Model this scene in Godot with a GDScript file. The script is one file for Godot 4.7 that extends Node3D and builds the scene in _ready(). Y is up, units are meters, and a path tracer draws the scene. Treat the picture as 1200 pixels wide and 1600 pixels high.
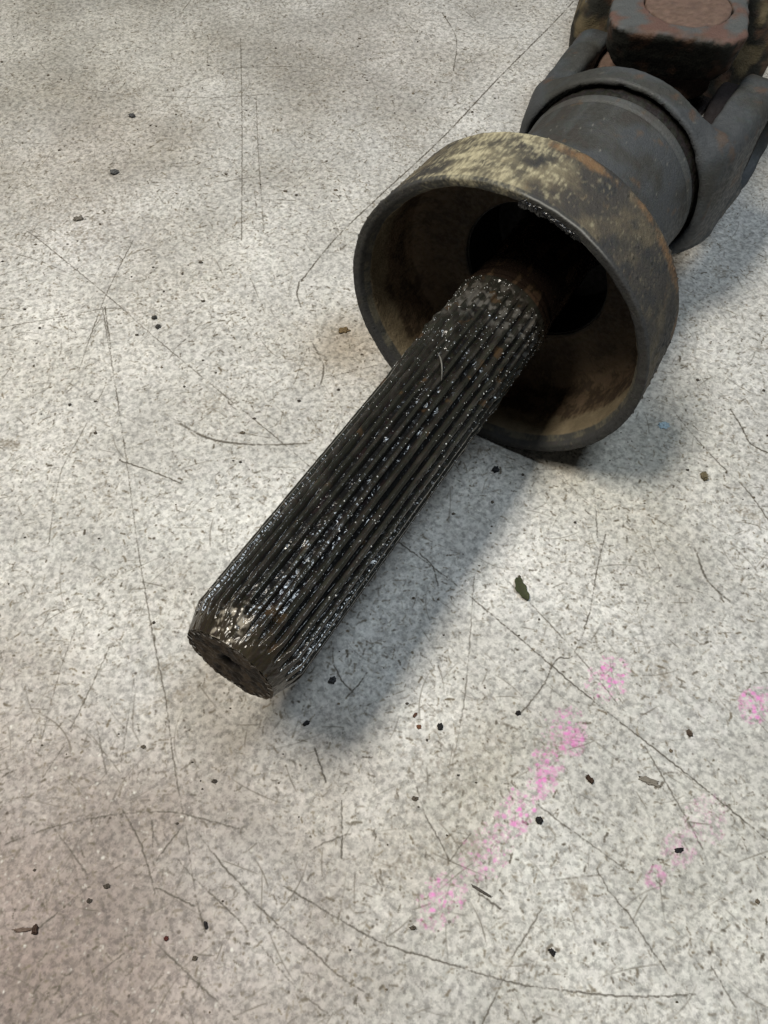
extends Node3D
# A greasy splined driveshaft end with its dust cup and universal joint, lying on a scratched grey workshop floor.
# All shapes are laid out in units of the dust cup's outer radius (60 mm) and multiplied by S.

const S := 0.06
const FLOOR_SIZE := 10.5        # one repeat of the floor picture, in cup radii
const FLOOR_AT := Vector2(-5.5, -6.7)
const N := 2048

var dw := Vector3(0.52463, 0.0, -0.85133)   # the shaft's axis on the floor
var sw := Vector3(0.85133, 0.0, 0.52463)    # sideways, to the right of the shaft
var rng := RandomNumberGenerator.new()
var px := PackedByteArray()
var n_blob: FastNoiseLite
var n_fine: FastNoiseLite
var n_mid: FastNoiseLite
var n_low: FastNoiseLite


func noise(freq: float, octaves: int, sd: int, type := FastNoiseLite.TYPE_SIMPLEX_SMOOTH) -> FastNoiseLite:
	var n := FastNoiseLite.new()
	n.noise_type = type
	n.frequency = freq
	n.seed = sd
	n.fractal_type = FastNoiseLite.FRACTAL_FBM if octaves > 1 else FastNoiseLite.FRACTAL_NONE
	n.fractal_octaves = octaves
	return n


func grains(freq: float, sd: int) -> FastNoiseLite:
	var n := noise(freq, 1, sd, FastNoiseLite.TYPE_CELLULAR)
	n.cellular_return_type = FastNoiseLite.RETURN_CELL_VALUE
	n.cellular_jitter = 1.0
	n.domain_warp_enabled = true
	n.domain_warp_frequency = freq * 0.8
	n.domain_warp_amplitude = 4.0
	n.domain_warp_fractal_type = FastNoiseLite.DOMAIN_WARP_FRACTAL_NONE
	return n


func mix3(a: Color, b: Color, t: float) -> Color:
	return a.lerp(b, clampf(t, 0.0, 1.0))


func step2(a: float, b: float, x: float) -> float:
	var t := clampf((x - a) / (b - a), 0.0, 1.0)
	return t * t * (3.0 - 2.0 * t)


func tag(o: Node3D, label: String, category: String, group := "") -> Node3D:
	o.set_meta("label", label)
	o.set_meta("category", category)
	if group:
		o.set_meta("group", group)
	return o


func part(called: String, mesh: Mesh, m: Material, parent: Node3D) -> MeshInstance3D:
	var o := MeshInstance3D.new()
	o.name = called
	o.mesh = mesh
	o.material_override = m
	o.cast_shadow = GeometryInstance3D.SHADOW_CASTING_SETTING_ON
	parent.add_child(o, true)
	return o


func normal_noise(freq: float, octaves: int, sd: int, strength: float, type := FastNoiseLite.TYPE_SIMPLEX_SMOOTH) -> NoiseTexture2D:
	var t := NoiseTexture2D.new()
	t.width = 512
	t.height = 512
	t.seamless = true
	t.as_normal_map = true
	t.bump_strength = strength
	t.noise = noise(freq, octaves, sd, type)
	return t


func grey_noise(freq: float, octaves: int, sd: int, lo: float, hi: float) -> NoiseTexture2D:
	var t := NoiseTexture2D.new()
	t.width = 512
	t.height = 512
	t.seamless = true
	var g := Gradient.new()
	g.offsets = PackedFloat32Array([0.25, 0.75])
	g.colors = PackedColorArray([Color(lo, lo, lo), Color(hi, hi, hi)])
	t.color_ramp = g
	t.noise = noise(freq, octaves, sd)
	return t


func coloured(rough_lo: float, rough_hi: float, bumps: NoiseTexture2D, scale: float, depth: float, specular := 0.5, metallic := 0.0) -> StandardMaterial3D:
	var m := StandardMaterial3D.new()
	m.vertex_color_use_as_albedo = true
	m.roughness = 1.0
	m.roughness_texture = grey_noise(0.02, 4, 91, rough_lo, rough_hi)
	m.roughness_texture_channel = BaseMaterial3D.TEXTURE_CHANNEL_RED
	m.metallic = metallic
	m.metallic_specular = specular
	m.normal_enabled = true
	m.normal_texture = bumps
	m.normal_scale = depth
	m.uv1_triplanar = true
	m.uv1_scale = Vector3.ONE * scale
	return m


# ---------------------------------------------------------------- shapes

# A turned body round the shaft's axis: profile points are (along the axis, radius).
func lathe(profile: Array, step: float, around: int, bulge: Callable, tint: Callable) -> ArrayMesh:
	var pr := PackedVector2Array()
	for k in profile.size() - 1:
		var a: Vector2 = profile[k]
		var b: Vector2 = profile[k + 1]
		var n := maxi(1, ceili(a.distance_to(b) / step))
		for q in n:
			pr.append(a.lerp(b, float(q) / n))
	pr.append(profile[-1])
	var rows := pr.size()
	var cols := around + 1
	var v := PackedVector3Array()
	var c := PackedColorArray()
	v.resize(rows * cols)
	c.resize(rows * cols)
	for j in rows:
		var p := pr[j]
		for i in cols:
			var th := TAU * float(i % around) / around
			var q: Vector2 = bulge.call(p.x, p.y, th)
			v[j * cols + i] = Vector3(q.x, 1.0 + q.y * cos(th), q.y * sin(th)) * S
			c[j * cols + i] = tint.call(p.x, p.y, th, q.y)
	return sheet(v, c, rows, cols, true)


func sheet(v: PackedVector3Array, c: PackedColorArray, rows: int, cols: int, closed: bool) -> ArrayMesh:
	var nn := PackedVector3Array()
	nn.resize(rows * cols)
	var idx := PackedInt32Array()
	idx.resize((rows - 1) * (cols - 1) * 6)
	var w := 0
	for j in rows:
		var j0 := maxi(j - 1, 0) * cols
		var j1 := mini(j + 1, rows - 1) * cols
		for i in cols:
			var i0 := i - 1
			var i1 := i + 1
			if closed:
				i0 = cols - 2 if i == 0 else i - 1
				i1 = 1 if i == cols - 1 else i + 1
			else:
				i0 = maxi(i0, 0)
				i1 = mini(i1, cols - 1)
			var ds := v[j1 + i] - v[j0 + i]
			var dt := v[j * cols + i1] - v[j * cols + i0]
			var n := (dt * 1000.0).cross(ds * 1000.0)
			nn[j * cols + i] = n.normalized() if n.length_squared() > 1e-12 else Vector3(-1, 0, 0)
			if j < rows - 1 and i < cols - 1:
				var a := j * cols + i
				idx[w] = a
				idx[w + 1] = a + cols
				idx[w + 2] = a + 1
				idx[w + 3] = a + cols
				idx[w + 4] = a + cols + 1
				idx[w + 5] = a + 1
				w += 6
	return built(v, nn, c, idx)


func built(v: PackedVector3Array, nn: PackedVector3Array, c: PackedColorArray, idx: PackedInt32Array) -> ArrayMesh:
	var arr := []
	arr.resize(Mesh.ARRAY_MAX)
	arr[Mesh.ARRAY_VERTEX] = v
	arr[Mesh.ARRAY_NORMAL] = nn
	if c.size():
		arr[Mesh.ARRAY_COLOR] = c
	arr[Mesh.ARRAY_INDEX] = idx
	var m := ArrayMesh.new()
	m.add_surface_from_arrays(Mesh.PRIMITIVE_TRIANGLES, arr)
	return m


# A cast body: surface nets over a signed distance field.
func cast_body(f: Callable, lo: Vector3, hi: Vector3, h: float, tint: Callable) -> ArrayMesh:
	var nx := ceili((hi.x - lo.x) / h) + 1
	var ny := ceili((hi.y - lo.y) / h) + 1
	var nz := ceili((hi.z - lo.z) / h) + 1
	var val := PackedFloat32Array()
	val.resize(nx * ny * nz)
	var k := 0
	for z in nz:
		for y in ny:
			for x in nx:
				val[k] = f.call(lo + Vector3(x, y, z) * h)
				k += 1
	var at := PackedInt32Array()
	at.resize(nx * ny * nz)
	at.fill(-1)
	var v := PackedVector3Array()
	var nn := PackedVector3Array()
	var c := PackedColorArray()
	var sx := 1
	var sy := nx
	var sz := nx * ny
	var off := [0, sx, sy, sx + sy, sz, sx + sz, sy + sz, sx + sy + sz]
	var edges := [[0, 1], [2, 3], [4, 5], [6, 7], [0, 2], [1, 3], [4, 6], [5, 7], [0, 4], [1, 5], [2, 6], [3, 7]]
	for z in nz - 1:
		for y in ny - 1:
			for x in nx - 1:
				var o := x + y * sy + z * sz
				var neg := 0
				for q in 8:
					if val[o + off[q]] < 0.0:
						neg += 1
				if neg == 0 or neg == 8:
					continue
				var sum := Vector3.ZERO
				var cnt := 0
				for e in edges:
					var a := val[o + off[e[0]]]
					var b := val[o + off[e[1]]]
					if (a < 0.0) != (b < 0.0):
						var t := a / (a - b)
						var pa := Vector3(e[0] & 1, (e[0] >> 1) & 1, e[0] >> 2)
						var pb := Vector3(e[1] & 1, (e[1] >> 1) & 1, e[1] >> 2)
						sum += pa.lerp(pb, t)
						cnt += 1
				var p := lo + (Vector3(x, y, z) + sum / cnt) * h
				var ep := h * 0.4
				var g := Vector3(f.call(p + Vector3(ep, 0, 0)) - f.call(p - Vector3(ep, 0, 0)), f.call(p + Vector3(0, ep, 0)) - f.call(p - Vector3(0, ep, 0)), f.call(p + Vector3(0, 0, ep)) - f.call(p - Vector3(0, 0, ep)))
				g = g.normalized()
				p -= g * clampf(f.call(p), -h, h) * 0.8
				at[o] = v.size()
				v.append((p + Vector3(0, 1, 0)) * S)
				nn.append(g)
				c.append(tint.call(p, g))
	var idx := PackedInt32Array()
	for z in range(1, nz - 1):
		for y in range(1, ny - 1):
			for x in range(1, nx - 1):
				var o := x + y * sy + z * sz
				var inside := val[o] < 0.0
				for ax in 3:
					var d: int = [sx, sy, sz][ax]
					if (val[o + d] < 0.0) == inside:
						continue
					var u: int = [sy, sz, sx][ax]
					var w: int = [sz, sx, sy][ax]
					var q := [at[o], at[o - u], at[o - u - w], at[o - w]]
					if q.min() < 0:
						continue
					if inside:
						idx.append_array(PackedInt32Array([q[0], q[2], q[1], q[0], q[3], q[2]]))
					else:
						idx.append_array(PackedInt32Array([q[0], q[1], q[2], q[0], q[2], q[3]]))
	return built(v, nn, c, idx)


func smin(a: float, b: float, k: float) -> float:
	var h := maxf(k - absf(a - b), 0.0) / k
	return minf(a, b) - h * h * k * 0.25


func smax(a: float, b: float, k: float) -> float:
	return -smin(-a, -b, k)


func box2(x: float, y: float, hx: float, hy: float, r: float) -> float:
	var qx := absf(x) - hx + r
	var qy := absf(y) - hy + r
	return Vector2(maxf(qx, 0.0), maxf(qy, 0.0)).length() + minf(maxf(qx, qy), 0.0) - r


# First yoke: a collar round the sleeve and two ears, left and right of the axis.
func yoke_field(p: Vector3) -> float:
	var r := sqrt(p.y * p.y + p.z * p.z)
	var collar := box2(p.x - 1.885, r, 0.100, 0.708, 0.028)
	var out := 0.745 + (0.045 if p.z > 0.0 else 0.0) + 0.07 * (p.x - 2.3) - 0.30 * maxf(0.0, 2.02 - p.x)
	var az := absf(p.z)
	var plate := minf(box2(p.x - 2.31, p.y, 0.50, 0.42, 0.20), Vector2(p.x - 2.78, p.y).length() - 0.42)
	var ear := smax(smax(plate, az - out, 0.14), 0.515 - az, 0.05)
	var d := smin(collar, ear, 0.20)
	d = smax(d, -(Vector2(p.x - 2.80, p.y).length() - 0.335), 0.03)
	d = smax(d, -(smax(r - 0.662, p.x - 1.86, 0.015)), 0.02)
	# the forging's parting line
	d -= 0.012 * exp(-pow((p.y + 0.30 - 0.25 * (p.x - 2.0)) / 0.016, 2.0)) * step2(0.4, 0.6, az)
	return d + 0.006 * n_mid.get_noise_3dv(p)


# Second yoke, in its own frame: two ears above and below, running back into a collar.
func far_yoke_field(p: Vector3) -> float:
	var ay := absf(p.y)
	var narrow := 0.34 * (0.80 - ay)
	var plate := box2(p.x - 0.30, p.z + 0.055, 0.77 - narrow, 0.48 - narrow * 0.45, 0.2)
	var ear := smax(plate, absf(ay - 0.575) - 0.215, 0.06)
	var r := sqrt(p.y * p.y + p.z * p.z)
	var collar := box2(p.x - 1.20, r, 0.34, 0.82, 0.12)
	var d := smin(ear, collar, 0.14)
	var saddle := Vector2(p.x * 0.9, p.y).length() - 0.52
	d = smax(d, -saddle, 0.06)
	d = smax(d, -(Vector2(p.x, p.z).length() - 0.302), 0.015)
	return d + 0.010 * n_mid.get_noise_3dv(p * 1.2)


func far_cap_field(p: Vector3) -> float:
	var d := box2(Vector2(p.x, p.z).length(), absf(p.y) - 0.52, 0.30, 0.268, 0.02)
	return d + 0.008 * n_mid.get_noise_3dv(p * 2.0)


func near_cap_field(p: Vector3) -> float:
	return box2(Vector2(p.x - 2.80, p.y).length(), absf(p.z) - 0.56, 0.32, 0.19, 0.04) + 0.006 * n_mid.get_noise_3dv(p * 2.0)


func cross_field(p: Vector3) -> float:
	var q := p - Vector3(2.80, 0, 0)
	var a := box2(Vector2(q.x, q.y).length(), q.z, 0.19, 0.62, 0.03)
	var b := box2(Vector2(q.x, q.z).length(), q.y, 0.19, 0.60, 0.03)
	return smin(smin(a, b, 0.08), q.length() - 0.27, 0.1)


func yoke_tint(p: Vector3, g: Vector3) -> Color:
	var c := Color(0.060, 0.066, 0.070)
	c = mix3(c, Color(0.045, 0.043, 0.036), step2(-0.15, 0.35, n_low.get_noise_3dv(p * 1.4)) * 0.7)
	var rust := step2(0.30, 0.55, n_mid.get_noise_3dv(p * 0.7 + Vector3(5, 1, 2)) + 0.15 * n_fine.get_noise_3dv(p))
	c = mix3(c, Color(0.11, 0.060, 0.034), rust * 0.5)
	var dust := step2(0.62, 0.75, n_fine.get_noise_3dv(p * 0.5 + Vector3(3, 9, 4)))
	c = mix3(c, Color(0.17, 0.16, 0.135), dust * 0.35)
	return c


func far_yoke_tint(p: Vector3, g: Vector3) -> Color:
	var c := Color(0.085, 0.089, 0.090)
	var edge := step2(0.26, 0.42, Vector2(p.x + 0.05, p.z).length() + 0.08 * n_mid.get_noise_3dv(p * 1.1))
	var rusty := Color(0.115, 0.070, 0.055)
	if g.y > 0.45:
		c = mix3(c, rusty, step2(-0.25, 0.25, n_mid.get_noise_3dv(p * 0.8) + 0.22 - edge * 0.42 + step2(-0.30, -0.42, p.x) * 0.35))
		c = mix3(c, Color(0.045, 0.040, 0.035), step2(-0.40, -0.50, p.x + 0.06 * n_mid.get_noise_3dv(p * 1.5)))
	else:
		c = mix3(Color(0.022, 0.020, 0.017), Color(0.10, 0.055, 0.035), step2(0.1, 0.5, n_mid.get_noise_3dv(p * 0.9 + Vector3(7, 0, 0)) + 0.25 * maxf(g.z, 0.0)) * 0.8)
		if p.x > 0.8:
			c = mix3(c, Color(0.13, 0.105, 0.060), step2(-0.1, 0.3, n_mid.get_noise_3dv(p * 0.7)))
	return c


func rust_tint(p: Vector3, g: Vector3) -> Color:
	var t := n_fine.get_noise_3dv(p * 0.5)
	var c := mix3(Color(0.115, 0.078, 0.062), Color(0.165, 0.112, 0.089), 0.5 + t)
	return mix3(c, Color(0.10, 0.07, 0.06), step2(0.2, 0.5, n_mid.get_noise_3dv(p * 1.3)) * 0.6)


func dark_tint(_p: Vector3, _g: Vector3) -> Color:
	return Color(0.02, 0.018, 0.016)


# ---------------------------------------------------------------- shaft

func spline_radius(s: float, r: float, th: float) -> Vector2:
	if r < 0.2485:
		# end face: shallow dish with a centre hole and crusted dirt
		var dish := 0.012 * (1.0 - r / 0.249) + 0.08 * (1.0 - step2(0.03, 0.065, r))
		var crust := 0.010 * n_mid.get_noise_3d(r * cos(th) * 2.5, r * sin(th) * 2.5, 4.0)
		return Vector2(s + dish + crust, r)
	var P := Vector3(s, r * cos(th), r * sin(th))
	var full := r
	var wob := 0.015 * n_low.get_noise_2d(s * 2.0, th * 3.0)
	var t := th * 30.0 / TAU + wob
	t = absf(t - floorf(t) - 0.5) * 2.0         # 0 at a root, 1 at a crest
	var tooth := step2(0.30, 0.78, t)
	var depth := 0.034
	var runout := clampf((s + 0.30) / 0.40, 0.0, 1.0)
	depth *= 1.0 - runout * runout
	if s > 0.10:
		depth = 0.0
	var lumps := n_mid.get_noise_3d(P.x * 1.1, P.y * 1.6, P.z * 1.6)
	var thick := 0.5 + 0.5 * n_low.get_noise_3d(P.x * 1.5, P.y * 2.0, P.z * 2.0)
	thick += 0.55 * step2(-1.5, -0.4, s) * step2(0.12, -0.1, s)
	var fill := clampf(thick * 0.60 - 0.15 + 0.4 * lumps, 0.0, 0.8)
	var cut := depth * (1.0 - tooth) * (1.0 - 0.7 * fill)
	full -= cut
	if s < -2.44:
		# the chamfer trims the crests; some are dented
		var lim := 0.2487 + (s + 2.612) * 0.36 + 0.006 * n_mid.get_noise_3dv(P * 1.7)
		full = minf(full, lim)
	var g := n_fine.get_noise_3d(P.x * 0.30, P.y, P.z)
	var g2 := n_blob.get_noise_3d(P.x * 0.55, P.y, P.z)
	var wet := clampf(0.30 + thick * 0.65, 0.3, 1.2) * (1.0 - 0.6 * step2(-0.30, -0.15, s) * step2(0.12, 0.06, s))
	if s > 0.2:
		wet = 0.3
	full += wet * (0.0022 * g + 0.0036 * maxf(g2, -0.1) + 0.0016 * lumps)
	if s > -1.0 and s < 0.08:
		full += 0.020 * maxf(0.0, n_mid.get_noise_3d(P.x * 0.8 + 3.0, P.y * 0.8, P.z * 0.8) + 0.02) * step2(-1.0, -0.5, s) * step2(0.08, -0.2, s)
	if s > -0.45 and s < -0.1:
		full += 0.035 * maxf(0.0, lumps + 0.10) * step2(-0.45, -0.36, s) * step2(-0.1, -0.25, s) * step2(0.2, -0.9, sin(th))
	if s > 0.08 and s < 0.17:
		full += 0.010 * step2(0.08, 0.11, s) * step2(0.17, 0.14, s)
	return Vector2(s, full)


func spline_tint(s: float, r: float, th: float, got: float) -> Color:
	var P := Vector3(s, r * cos(th), r * sin(th))
	var c := Color(0.023, 0.0212, 0.018)
	var worn := n_mid.get_noise_3d(P.x * 0.6, P.y * 2.0, P.z * 2.0)
	c = mix3(c, Color(0.042, 0.039, 0.033), step2(0.0, 0.5, worn) * 0.6)
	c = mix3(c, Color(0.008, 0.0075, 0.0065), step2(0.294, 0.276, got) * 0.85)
	c = mix3(c, Color(0.085, 0.050, 0.022), step2(0.44, 0.6, n_mid.get_noise_3d(P.x * 0.9 + 9.0, P.y, P.z)) * 0.45)
	if s < -2.35:
		c = mix3(c, Color(0.058, 0.046, 0.031), step2(-2.35, -2.56, s) * (0.45 + 0.4 * worn))
		var chip := step2(0.12, 0.4, n_fine.get_noise_3dv(P * 0.45)) * step2(-2.38, -2.44, s) * step2(0.94, 0.99, cos(th + 0.06))
		c = mix3(c, Color(0.36, 0.32, 0.26), chip * 0.8)
	if r < 0.2485:
		c = mix3(Color(0.060, 0.044, 0.030), Color(0.016, 0.012, 0.009), step2(-0.1, 0.3, n_mid.get_noise_3d(P.x, P.y * 1.5, P.z * 1.5)))
		c = mix3(c, Color(0.004, 0.004, 0.003), step2(0.09, 0.04, r))
		c = mix3(c, Color(0.11, 0.095, 0.07), step2(0.235, 0.247, r) * 0.6)
	if s > -0.28 and s < 0.09:
		c = mix3(c, Color(0.10, 0.095, 0.085), step2(0.0, 0.35, n_fine.get_noise_3dv(P * 0.35)) * step2(-0.28, -0.15, s) * 0.8)
	if s > 0.12:
		c = mix3(Color(0.024, 0.018, 0.012), Color(0.075, 0.050, 0.032), step2(0.1, 0.5, worn))
	return c


# ---------------------------------------------------------------- dust cup

func cup_bulge(s: float, r: float, th: float) -> Vector2:
	var P := Vector3(s, r * cos(th), r * sin(th))
	var b := 0.004 * n_low.get_noise_3dv(P * 1.5) + 0.0035 * n_mid.get_noise_3dv(P) + 0.0014 * n_fine.get_noise_3dv(P * 0.5)
	if r < 0.93 and s > 0.05 and s < 0.58:
		b *= 1.9
	# fuzz of crumbs on the rim and the crown
	if r > 0.93:
		b += 0.009 * step2(0.52, 0.75, n_blob.get_noise_3dv(P * 0.8))
	return Vector2(s + (0.004 * n_mid.get_noise_3dv(P * 1.3) if s < 0.03 else 0.0), r + b)


func cup_tint(s: float, r: float, th: float, _got: float) -> Color:
	var P := Vector3(s, r * cos(th), r * sin(th))
	var a := n_mid.get_noise_3dv(P * 0.9)
	var f := n_fine.get_noise_3d(P.x * 0.35, P.y * 0.9, P.z * 0.9)
	var low := n_low.get_noise_3dv(P * 1.3 + Vector3(2, 7, 1))
	var ang := wrapf(th, -PI, PI)
	if r > 0.93 or s > 0.62:
		# outside: dark skin, dried pale yellow dirt on the crown, rust along the back shoulder
		var c := mix3(Color(0.048, 0.045, 0.041), Color(0.098, 0.082, 0.058), step2(-0.25, 0.35, low + 0.5 * a))
		c = mix3(c, Color(0.030, 0.032, 0.034), step2(0.1, 0.4, n_mid.get_noise_3d(P.x * 0.5 + 4.0, P.y, P.z)) * 0.7)
		var crown := exp(-pow((ang + 0.24) / 0.52, 2.0))
		var tick := n_fine.get_noise_3d(P.x * 0.16, P.y * 0.75 + 3.0, P.z * 0.75)
		var film := step2(0.25, 0.85, crown * 0.70 + 0.45 * a + 0.30 * low)
		c = mix3(c, Color(0.195, 0.172, 0.115), film * 0.85)
		var sm := n_mid.get_noise_3d(P.x * 1.6, P.y * 0.55, P.z * 0.55)
		var yel := step2(0.36, 0.94, crown * 0.64 + 0.22 * a + 0.36 * sm + 0.42 * f + 0.40 * tick + 0.25 * low)
		c = mix3(c, Color(0.47, 0.425, 0.285), yel * 0.9)
		c = mix3(c, Color(0.055, 0.050, 0.040), step2(0.15, 0.5, tick - 0.3 * a) * 0.45)
		var shoulder := exp(-pow((s - 0.50 - 0.02 * low) / 0.055, 2.0))
		var rust := step2(0.25, 0.75, shoulder * 0.55 * step2(-0.3, 0.3, ang) + 0.62 * n_mid.get_noise_3dv(P * 0.7 + Vector3(1, 8, 3)) + 0.2 * f)
		c = mix3(c, Color(0.21, 0.118, 0.055), rust * 0.62)
		c = mix3(c, Color(0.17, 0.145, 0.10), step2(0.35, 0.65, f + 0.2 * a) * 0.5)
		if s < 0.03:
			c = mix3(c, Color(0.040, 0.041, 0.041), 0.85 - 0.5 * yel)
			c = mix3(c, Color(0.24, 0.235, 0.22), step2(0.05, 0.12, ang) * step2(0.75, 0.45, ang) * step2(0.008, 0.003, absf(s - 0.004)) * 0.8)  # worn lip edge, its highlight painted on at the upper right
		return c
	if s < 0.075:
		return mix3(Color(0.045, 0.045, 0.042), Color(0.10, 0.092, 0.068), step2(-0.2, 0.4, a + 0.4 * f))
	# inside: dry tan dust near the mouth, rough dark brown deeper in
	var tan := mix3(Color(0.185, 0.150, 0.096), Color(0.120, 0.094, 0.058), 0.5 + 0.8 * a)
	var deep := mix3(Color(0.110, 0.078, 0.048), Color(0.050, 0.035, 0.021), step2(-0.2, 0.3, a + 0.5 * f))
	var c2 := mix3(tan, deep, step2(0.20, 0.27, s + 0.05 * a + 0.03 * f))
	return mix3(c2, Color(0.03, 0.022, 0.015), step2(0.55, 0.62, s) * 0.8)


func sleeve_tint(s: float, r: float, th: float, _got: float) -> Color:
	var P := Vector3(s, r * cos(th), r * sin(th))
	var c := mix3(Color(0.060, 0.064, 0.067), Color(0.048, 0.047, 0.043), step2(-0.2, 0.3, n_low.get_noise_3dv(P * 1.6)))
	c = mix3(c, Color(0.075, 0.078, 0.078), step2(0.0, 0.4, n_mid.get_noise_3d(P.x * 0.4, P.y, P.z)) * 0.4)
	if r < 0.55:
		return Color(0.006, 0.005, 0.005)  # deep shade of the bore, painted as near black
	if s > 1.64:
		c = mix3(c, Color(0.11, 0.108, 0.098), 0.25)
	c = mix3(c, Color(0.12, 0.075, 0.042), step2(0.34, 0.6, n_mid.get_noise_3dv(P) + 0.35 * step2(1.0, 0.66, s) - 0.05) * 0.5)
	c = mix3(c, Color(0.26, 0.25, 0.22), step2(0.66, 0.76, n_fine.get_noise_3dv(P * 0.45)) * 0.6)
	return c


func as_is(s: float, r: float, _th: float) -> Vector2:
	return Vector2(s, r)


func sleeve_bulge(s: float, r: float, th: float) -> Vector2:
	return Vector2(s, r + 0.0016 * n_mid.get_noise_3d(s, r * cos(th), r * sin(th)))


func seal_bulge(s: float, r: float, th: float) -> Vector2:
	var P := Vector3(s, r * cos(th), r * sin(th))
	return Vector2(s + 0.006 * n_mid.get_noise_3dv(P * 2.0), r + 0.006 * n_fine.get_noise_3dv(P * 0.4))


func seal_tint(s: float, r: float, th: float, _got: float) -> Color:
	var a := n_mid.get_noise_3d(s, r * cos(th), r * sin(th))
	return mix3(Color(0.008, 0.007, 0.006), Color(0.016, 0.014, 0.011), 0.5 + a)


func tube_tint(s: float, r: float, th: float, _got: float) -> Color:
	var a := n_mid.get_noise_3d(s, r * cos(th), r * sin(th))
	return mix3(Color(0.06, 0.05, 0.04), Color(0.13, 0.10, 0.06), 0.5 + a)


# An uneven lump (crumb, flake, chip): a squashed ball pushed about by noise; lies on the floor.
func lump(size: Vector3, rough: float, sd: int, tint: Color, detail := 14) -> ArrayMesh:
	var n := noise(0.9, 2, sd)
	var rows := detail
	var cols := detail * 2 + 1
	var v := PackedVector3Array()
	var c := PackedColorArray()
	for j in rows:
		var la := PI * j / (rows - 1)
		for i in cols:
			var lo := TAU * (i % (cols - 1)) / (cols - 1)
			var d := Vector3(sin(la) * cos(lo), cos(la), sin(la) * sin(lo))
			var k := 1.0 + rough * n.get_noise_3dv(d * 1.6)
			# blunt, slightly faceted outline
			var e := pow(absf(d.x), 4.0) + pow(absf(d.y), 4.0) + pow(absf(d.z), 4.0)
			v.append(d * size * k * lerpf(1.0, pow(e, -0.25), 0.55) * 0.5)
			c.append(tint * (1.0 + 0.5 * n.get_noise_3dv(d * 3.0 + Vector3(3, 3, 3))))
	return sheet(v, c, rows, cols, true)


# ---------------------------------------------------------------- floor picture

func dab(x: float, y: float, r: float, col: Vector3, a: float) -> void:
	var x0 := floori(x - r - 0.5)
	var x1 := ceili(x + r + 0.5)
	var y0 := floori(y - r - 0.5)
	var y1 := ceili(y + r + 0.5)
	if x0 < 0 or y0 < 0 or x1 >= N or y1 >= N:
		return
	for yy in range(y0, y1 + 1):
		for xx in range(x0, x1 + 1):
			var k := clampf(r + 0.5 - Vector2(xx - x, yy - y).length(), 0.0, 1.0) * a
			if k > 0.01:
				var o := (yy * N + xx) * 3
				px[o] = int(lerpf(px[o], col.x, k))
				px[o + 1] = int(lerpf(px[o + 1], col.y, k))
				px[o + 2] = int(lerpf(px[o + 2], col.z, k))


func to_px(p: Vector2) -> Vector2:
	return (p - FLOOR_AT) / FLOOR_SIZE * N


func scratch(pts: Array, width: float, a: float) -> void:
	var curve := Curve2D.new()
	for k in pts.size():
		var p := to_px(pts[k])
		var t := (to_px(pts[mini(k + 1, pts.size() - 1)]) - to_px(pts[maxi(k - 1, 0)])) / 6.0
		curve.add_point(p, -t, t)
	var line := curve.get_baked_points()
	var w := maxf(width / FLOOR_SIZE * N * 0.5, 0.5)
	var col := Vector3(76, 71, 63)
	var total := curve.get_baked_length()
	var at := 0.0
	var off := rng.randf() * 100.0
	while at < total:
		var p := curve.sample_baked(at)
		var n := n_low.get_noise_2d(at * 0.012 + off, off)
		var jit := Vector2(n_mid.get_noise_2d(at * 0.02, off), n_mid.get_noise_2d(off, at * 0.02)) * 1.2
		var f := clampf(0.80 + 1.0 * n + 0.9 * n_mid.get_noise_2d(at * 0.05 + off, 3.0), 0.0, 1.0)
		dab(p.x + jit.x, p.y + jit.y, w * (0.75 + 0.6 * f), col, minf(a * f * 1.05, 0.9))
		# a pale burr beside the groove
		if rng.randf() < 0.25:
			dab(p.x + jit.x + 1.6, p.y + jit.y - 1.0, w * 0.8, Vector3(222, 219, 210), 0.25 * f)
		at += 0.7


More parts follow.
